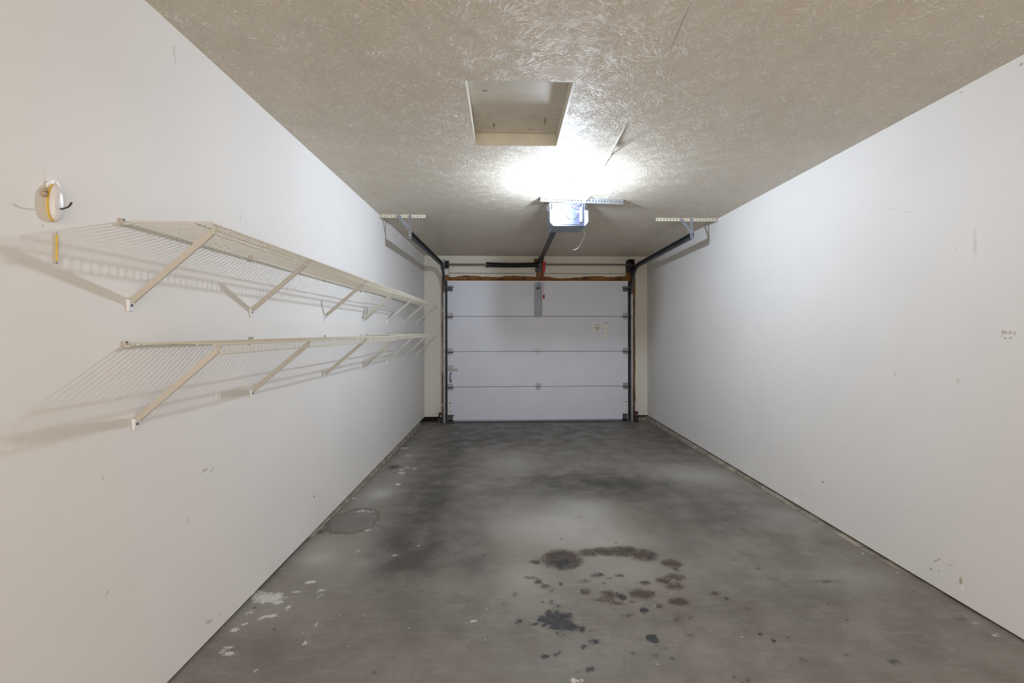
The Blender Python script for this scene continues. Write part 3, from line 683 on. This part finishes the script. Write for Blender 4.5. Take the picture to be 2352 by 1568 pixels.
MB().box(3.100, 3.106, 6.64, D - .007, 2.16, 2.37).box(3.02, 3.10, D - .014, D - .007, 2.20, 2.372).box(3.02, 3.102, 6.62, D - .01, 2.362, 2.368).build('end_bearing_plate', M_BLACK, sp)
for x in (.368, 3.05):
    MB().tube([(x, ys_ + .048, zs_), (x + (.01 if x < 1 else -.01), 6.792, 2.10), (x - (.02 if x < 1 else -.02), 6.792, .03)], .0018, 6).build('lift_cable', M_GALVD, sp)
m = MB().box(1.748, 1.790, 6.655, 6.660, 2.175, 2.335, Matrix.Rotation(.09, 3, 'Y'))
rt = tag(m.build('warning_tag', M_RED, bevel=.002), 'red tag hanging beside the spring bracket above the door', 'tag')

# ---------------------------------------------------------------- opener
YO = 3.78
op = thing('garage_door_opener', 'grey ceiling-hung garage door opener with black rail', 'garage door opener', (1.745, 3.9, 2.187))
poly = [(1.606, 2.386), (1.880, 2.384), (1.880, 2.325), (1.909, 2.322), (1.911, 2.226), (1.881, 2.190), (1.618, 2.188), (1.588, 2.220), (1.586, 2.322), (1.606, 2.323)]
MB().prism(poly, 'y', YO + .003, YO + .245).build('housing', M_OPN, op, bevel=.003)
def px(u): return 1.606 + (u - 1269) * .003616
def pz(v): return 2.387 - (v - 464.5) * .003616
m = MB().prism([(px(1270), pz(465.5)), (px(1343), pz(467)), (px(1343.5), pz(518.5)), (px(1272.5), pz(519))], 'y', YO - .002, YO + .004)
fp = m.build('face_plate', M_OPF, op)
m = MB().prism([(px(1278.5), pz(480.5)), (px(1292.5), pz(480.5)), (px(1292.5), pz(477.5)), (px(1333), pz(478)), (px(1333), pz(514)), (px(1278.5), pz(514))], 'y', YO - .007, YO - .002)
cv = m.build('cover_plate', M_OPF, fp)
m = MB()
m.box(px(1277.5), px(1279), YO - .0085, YO - .0015, pz(515), pz(480)).box(px(1278), px(1334), YO - .0085, YO - .0015, pz(515.6), pz(514)).box(px(1291.6), px(1334), YO - .0085, YO - .0015, pz(478), pz(477)).box(px(1278), px(1292), YO - .0085, YO - .0015, pz(480.6), pz(479.8))
m.build('cover_gap', M_BLACK, fp)
def arc(a0, a1):
    cx_, cz_ = px(1315.2), pz(491.5); r = .0478
    pts = [(cx_ + r * math.cos(a), YO - .0085, cz_ + r * math.sin(a)) for a in [a0 + (a1 - a0) * k / 12 for k in range(13)]]
    return MB().tube(pts, .0026, 6)
for a0, a1 in ((PI + .02, PI + 1.26), (2*PI - 1.28, 2*PI - .02)): arc(a0, a1).build('motor_slot', M_BLACK, fp)
for a in ((1279.5, 1299.6, 485, 491), (1279.5, 1299.6, 496.5, 502.5), (1322.5, 1331, 484.4, 488), (1280, 1284.5, 509.5, 512.5)):
    MB().box(px(a[0]), px(a[1]), YO - .0078, YO - .007, pz(a[3]), pz(a[2])).build('plate_label', M_LBL, fp)
ts = MB().box(px(1333.2), px(1337.4), YO - .022, YO - .002, pz(510), pz(477)).build('terminal_strip', M_CLIP, op, bevel=.001)
m = MB()
for k in range(8): m.box(px(1338.4), px(1340), YO - .004, YO - .0015, pz(508 - k * 2.8), pz(506.4 - k * 2.8))
m.build('terminal_marks', M_INK, op)
for u, v in ((1272.5, 516), (1342.5, 516), (1279.5, 473), (1295, 469.5), (1320, 469.5), (1340, 473), (1285, 517), (1331, 516.5)):
    MB().lathe([(.005, 0), (.005, -.003), (.002, -.005)], (px(u), YO - .002, pz(v)), 'y', 8).build('screw', M_SCREW, fp)
MB().box(px(1274), px(1281), YO - .003, YO - .0015, pz(470), pz(467.8)).build('vent_slot', M_BLACK, fp)
# rail with trolley and pull arm
m = MB().box(1.690, 1.736, 3.98, 6.658, 2.352, 2.357).box(1.690, 1.694, 3.98, 6.658, 2.325, 2.352).box(1.732, 1.736, 3.98, 6.658, 2.325, 2.352)
m.box(1.694, 1.732, 3.98, 6.658, 2.325, 2.329)
m.build('rail', M_RAIL, op)
m = MB().box(1.680, 1.746, 6.36, 6.50, 2.315, 2.365).box(1.700, 1.722, 6.42, 6.46, 2.285, 2.32)
m.build('trolley', M_BLACK, op, bevel=.004)
m = MB().box(1.675, 1.750, 6.658, D - .022, 2.334, 2.375)
m.build('header_bracket', M_BLACK, op)
MB().bar((1.712, 6.45, 2.30), (1.700, 6.58, 2.13), .018, .004, (1, 0, 0)).bar((1.700, 6.57, 2.15), (1.688, YD - .024, 1.952), .016, .004, (1, 0, 0)).build('pull_arm', M_ZINC, op)
MB().tube([(1.742, 6.44, 2.32), (1.750, 6.44, 2.1), (1.747, 6.44, 1.80)], .0022, 6).build('release_cord', M_RED, op)
MB().tube([(1.748, 6.44, 1.83), (1.748, 6.44, 1.775)], .014, 10).build('release_handle', M_RED, op, smooth=True)
# perforated hanger angle, straps
a0, a1 = Vector((1.511, 3.800, H - .002)), Vector((2.228, 3.868, H - .002))
dn = (a1 - a0).normalized(); sd = Vector((0, 0, 1)).cross(dn)
m = MB().perf(a0, a1, sd, .032, (0, 0, 1), .002, .026, .011)
b0, b1 = a0 + Vector((0, 0, -.040)), a1 + Vector((0, 0, -.040))
m.perf(b0, b1, (0, 0, 1), .040, sd, .002, .026, .009)
m.build('hanger_angle', M_GALV, op)
for x in (1.600, 1.885):
    y = 3.80 + (x - 1.511) * .0949 + .006
    MB().box(x - .012, x + .012, y, y + .003, 2.33, H - .008).build('hanger_strap', M_GALVD, op)
def cord(name, pts, r, mat, parent=op):
    P = [Vector(p) for p in pts]; out = []
    for i in range(len(P) - 1):
        p0 = P[max(i-1, 0)]; p1 = P[i]; p2 = P[i+1]; p3 = P[min(i+2, len(P)-1)]
        for k in range(8):
            t = k / 8; out.append(.5 * ((2*p1) + (p2-p0)*t + (2*p0-5*p1+4*p2-p3)*t*t + (3*p1-p0-3*p2+p3)*t**3))
    out.append(P[-1])
    return MB().tube(out, r, 8).build(name, mat, parent, smooth=True)
f = YO - .012
cord('power_cord', [(px(1270), f + .02, pz(483)), (px(1258), f + .01, pz(482.5)), (px(1264), f, pz(466)), (px(1275), f, pz(462.8)), (px(1300), f, pz(462.8)), (px(1322), f, pz(463)), (px(1340), f, pz(468)), (px(1348), f, pz(475)), (px(1348.6), f + .02, pz(482))], .0032, M_GREYL)
cord('bell_wire', [(1.915, 3.74, H - .004), (1.905, 3.745, 2.415), (px(1352), f, pz(452)), (px(1341), f - .005, pz(462)), (px(1338.5), f - .008, pz(470)), (px(1337.5), f - .010, pz(478))], .0022, M_CLIP)
cord('bell_wire', [(1.925, 3.75, H - .004), (1.900, 3.75, 2.425), (px(1347), f, pz(454)), (px(1338), f - .006, pz(465)), (px(1327), f - .006, pz(472)), (px(1316), f - .006, pz(474.5)), (px(1324), f - .008, pz(478)), (px(1334), f - .01, pz(480.5))], .0016, M_CLIP)
kn = cord('antenna_wire', [(px(1335), f, pz(466)), (px(1320), f - .004, pz(463)), (px(1314), f - .004, pz(471)), (px(1311), f - .004, pz(476))], .002, M_CLIP)
MB().lathe([(.002, .03), (.006, .026), (.0075, .010), (.006, 0), (.002, -.002)], (px(1308.8), f - .004, pz(483)), 'z', 12).build('antenna_knob', M_CLIP, op, smooth=True)
cord('antenna_wire', [(1.87, 4.02, 2.25), (1.925, 4.06, 2.215), (1.926, 4.08, 2.17), (1.895, 4.1, 2.10), (1.865, 4.1, 2.06), (1.830, 4.1, 2.050)], .0013, M_CLIP)
cord('ceiling_cable', [(1.915, 3.74, H - .004), (1.93, 3.735, H - .005), (2.00, 3.71, H - .004), (2.09, 3.69, H - .003)], .0025, M_STRUT)

# ---------------------------------------------------------------- lamp
lx, ly = 1.669, 3.376
lamp = thing('ceiling_lamp', 'bare bright bulb in a round white porcelain ceiling holder', 'ceiling lamp', (lx, ly, H))
MB().lathe([(.030, -.030), (.034, -.022), (.040, -.018), (.056, -.014), (.059, -.006), (.059, -.0005)], (lx, ly, H), 'z', 40).build('lamp_base', M_PORC, lamp, smooth=True)
MB().lathe([(.0185, -.056), (.020, -.054), (.021, -.034), (.029, -.029)], (lx, ly, H), 'z', 28).build('lamp_socket', M_PORC, lamp, smooth=True)
n = NT('lit_bulb_glass'); n.set((0.9, 0.9, 0.9), 0.3)
n.b.inputs['Emission Color'].default_value = BULB_COLOR + (1,)
n.b.inputs['Emission Strength'].default_value = BULB_STRENGTH
bp = [(.013, -.056), (.0135, -.064), (.015, -.073), (.019, -.085), (.0225, -.098), (.0235, -.106), (.022, -.116), (.0175, -.125), (.010, -.130), (.003, -.1315)]
MB().lathe(bp, (lx, ly, H), 'z', 28).build('bulb', n.m, lamp, smooth=True)

# loose strip on the ceiling
m = MB().tube([(1.884, 2.471, H - .001), (1.884, 2.60, H - .003), (1.885, 2.75, H - .006), (1.886, 2.86, H - .020), (1.886, 2.885, H - .024), (1.888, 2.90, H - .006), (1.893, 3.0, H - .002), (1.897, 3.114, H - .001)], [.002, .004, .0055, .005, .004, .003, .002, .0015], 6)
tag(m.build('cable_strip', M_CREAM), 'thin painted-over cable running along the ceiling beside the hatch', 'cable')

# ---------------------------------------------------------------- wire shelves
def wire_shelf(label, group, y0, y1, z, braces, clips, zfoot, first, shift=0.0):
    t = thing('wire_shelf', label, 'shelf', (0.0, (y0+y1)/2, z), group)
    N = int(round((y1 - y0) / .0254)); r = .00165; xf = .284
    m = MB()
    for i in range(N + 1):
        y = y0 + (y1 - y0) * i / N
        m.tube([(.010, y, z + .0), (.020, y, z + .002), (xf - .006, y, z + .002), (xf, y, z - .001), (xf + .001, y, z - .034)], r, 5, caps=False)
    m.build('wire_deck', M_WIRE, t)
    MB().tube([(.013, y0 - .004, z - .004), (.013, y1 + .002, z - .004)], .0038, 8).build('back_rod', M_WIRE, t)
    MB().tube([(.228, y0 - .004, z - .002), (.228, y1 + .002, z - .002)], .0026, 8).build('middle_rod', M_WIRE, t)
    MB().tube([(xf - .003, y0 - .004, z - .0028), (xf - .003, y1 + .002, z - .0028)], .0030, 8).build('front_rod', M_WIRE, t)
    MB().tube([(xf - .001, y0 - .004, z - .034), (xf - .001, y1 + .002, z - .034)], .0028, 8).build('lip_rod', M_WIRE, t)
    for y, zf in zip(braces, zfoot):
        a = Vector((.008, y, zf)); b = Vector((xf - .014, y, z - .020))
        m = MB(); w = .019
        d = (b - a).normalized(); up = Vector((0, 1, 0)).cross(d)
        m.bar(a, b, .0022, w, up)
        for s in (-1, 1): m.bar(a + up * s * w / 2 + Vector((0, .0025, 0)), b + up * s * w / 2 + Vector((0, .0025, 0)), .006, .0018, up)
        m.bar(b - d * .006, Vector((xf - .002, y, z - .006)), .003, w * .7, up)
        br = m.build('support_brace', M_STRUT, t)
        vs = [(.0005, y - .013, zf + .006), (.0005, y + .012, zf + .004), (.0005, y + .014, zf - .034), (.0005, y - .009, zf - .036), (.012, y - .010, zf + .004), (.012, y + .010, zf + .002), (.006, y + .013, zf - .032), (.006, y - .008, zf - .034)]
        ft = MB().add(vs, [(0,1,2,3),(7,6,5,4),(0,4,5,1),(1,5,6,2),(2,6,7,3),(3,7,4,0)]).build('brace_foot', M_CLIP, br, bevel=.0015)
        MB().lathe([(.0045, 0), (.0045, .0025), (.002, .0035)], (.0085, y + .001, zf - .014), 'x', 10).build('screw', M_SCREW, br)
    for y in clips:
        m = MB().box(.0005, .010, y - .009, y + .009, z - .012, z + .016).box(.008, .020, y - .012, y + .012, z - .011, z + .003)
        c = m.build('wall_clip', M_STRUT, t, bevel=.002)
        MB().lathe([(.0035, 0), (.0035, .002), (.0015, .003)], (.0102, y, z + .010), 'x', 8).build('screw', M_SCREW, c)
    if first:
        m = MB().box(.0005, .009, y0 - .012, y0 + .002, z - .010, z + .012).box(.004, .022, y0 - .012, y0 + .008, z - .011, z - .002)
        c = m.build('end_clip', M_STRUT, t, bevel=.002)
        MB().lathe([(.003, 0), (.003, .002), (.0015, .003)], (.0092, y0 - .005, z + .006), 'x', 8).build('screw', M_SCREW, c)
    MB().box(xf - .006, xf + .004, y0 - .0055, y0 - .002, z - .036, z + .003).build('rod_cap', M_STRUT, t) if not first else None
    return t
G1, G2 = 'wire shelves of the upper row', 'wire shelves of the lower row'
wire_shelf('near half of the upper ivory wire shelf, nearest the camera on the left wall', G1, 1.500, 3.918, 1.662, [1.524, 2.225, 3.108, 3.885], [2.222, 3.105, 3.86], [1.412, 1.418, 1.420, 1.412], True)
wire_shelf('far half of the upper ivory wire shelf, ending by the garage door', G1, 3.926, 6.26, 1.670, [3.955, 4.700, 5.43, 6.22], [4.0, 4.72, 5.49], [1.414, 1.425, 1.43, 1.44], False)
wire_shelf('near half of the lower ivory wire shelf, nearest the camera on the left wall', G2, 1.510, 3.918, 1.272, [1.545, 2.228, 3.112, 3.885], [2.222, 3.105, 3.86], [1.022, 1.030, 1.030, 1.022], True)
wire_shelf('far half of the lower ivory wire shelf, ending by the garage door', G2, 3.926, 6.27, 1.280, [3.955, 4.700, 5.45, 6.24], [4.0, 4.72, 5.49], [1.022, 1.012, 1.012, 1.012], False)

# ---------------------------------------------------------------- odds and ends on the left wall
dv = thing('wall_fixture', 'oval glossy white plastic unit with yellowed rim high on the left wall', 'wall fixture', (0, 1.285, 1.66))
def egg(y, z, ry, rz, x0, x1, mat, name, tilt=0.0, rounded=True):
    m = MB(); n_ = 28; R = 7; vs = []
    for i in range(R + 1):
        u = i / R
        sc = 1.0 if not rounded else (math.cos(u * PI / 2 * .96)) ** .42
        x = x0 + (x1 - x0) * (math.sin(u * PI / 2) if rounded else u)
        for k in range(n_):
            a = 2 * PI * k / n_
            vs.append((x, y + ry * sc * math.cos(a) * (1 - .12 * math.sin(a)) , z + rz * sc * math.sin(a)))
    fs = [(i*n_+k, i*n_+(k+1) % n_, (i+1)*n_+(k+1) % n_, (i+1)*n_+k) for i in range(R) for k in range(n_)]
    fs += [tuple(range(n_-1, -1, -1)), tuple(R*n_+k for k in range(n_))]
    return m.add(vs, fs).build(name, mat, dv, smooth=True)
egg(1.273, 1.658, 0.018, .050, .0005, .0065, M_SHELL, 'back_shell', rounded=False)
egg(1.273, 1.660, .019, .051, .0065, .011, M_YEL, 'rim', rounded=False)
egg(1.273, 1.660, .018, .0495, .0113, .025, M_DEV, 'cover')
m = MB().box(.001, .011, 1.243, 1.254, 1.672, 1.682).box(.001, .008, 1.247, 1.257, 1.683, 1.692)
m.build('switch_tab', M_OLD, dv, bevel=.002)
m = MB()
rnd = random.Random(3)
for k in range(9):
    y, z = 1.258 + .004 * k, 1.700 + .012 * math.sin(k * .45)
    m.box(.0005, .004 + .006 * rnd.random(), y, y + .007, z, z + .010, Matrix.Rotation(rnd.random(), 3, 'X'))
m.build('torn_plaster', M_CLIP, dv)
m = MB().tube([(-.002, 1.278, 1.642), (.020, 1.275, 1.643), (.040, 1.269, 1.645), (.053, 1.265, 1.648), (.060, 1.263, 1.654), (.063, 1.262, 1.658)], [.0022, .0022, .0022, .0022, .0024, .003], 8)
tag(m.build('wall_hook', M_NAIL, smooth=True), 'dark bent nail hook sticking out past the oval unit', 'hook')
rd = thing('yellow_rod', 'slim yellow plastic rod hanging on the left wall below the oval unit', 'rod', (.004, 1.284, 1.54))
MB().tube([(.004, 1.284, 1.578), (.004, 1.2835, 1.503)], .0023, 8).build('rod_body', M_YEL, rd, smooth=True)
MB().tube([(.004, 1.284, 1.584), (.004, 1.284, 1.578)], [.0006, .0020], 8).build('rod_tip', M_GALV, rd)
MB().tube([(.004, 1.2835, 1.503), (.004, 1.283, 1.497)], [.0020, .0026], 8).build('rod_cap', M_GALV, rd)

# ---------------------------------------------------------------- safety sensors
def sensor(x, label, ledm, s):
    fz = floor_z(6.68)
    t = thing('door_sensor', label, 'safety sensor', (x, 6.66, fz), 'safety sensors at the door track feet')
    m = MB().box(x - .030, x + .030, 6.655, 6.688, .050, .128)
    m.lathe([(.022, 0), (.026, -.008), (.026, -.02)], (x, 6.656, .086), 'y', 16)
    m.build('sensor_body', M_BLK2, t, bevel=.006)
    MB().box(x - .034, x + .030, 6.650, 6.690, fz + .001, .052).build('sensor_bracket', M_BLK2, t, bevel=.004)
    MB().lathe([(.0045, 0), (.003, -.003)], (x + (.004 if s > 0 else .008), 6.635, .087), 'y', 10).build('indicator_light', ledm, t)
    if s < 0: MB().tube([(x - .028, 6.66, .06), (x - .040, 6.655, .03), (x - .030, 6.65, 0), (x - .005, 6.648, fz + .004)], .0018, 6).build('sensor_cable', M_STRUT, t)
sensor(.260, 'black door sensor with a white light beside the left track foot', emit('led_white', (0.8, 0.9, 0.8), 2.0), -1)
sensor(3.132, 'black door sensor with a glowing red light beside the right track foot', emit('led_red', (1.0, 0.05, 0.08), 6.0), 1)
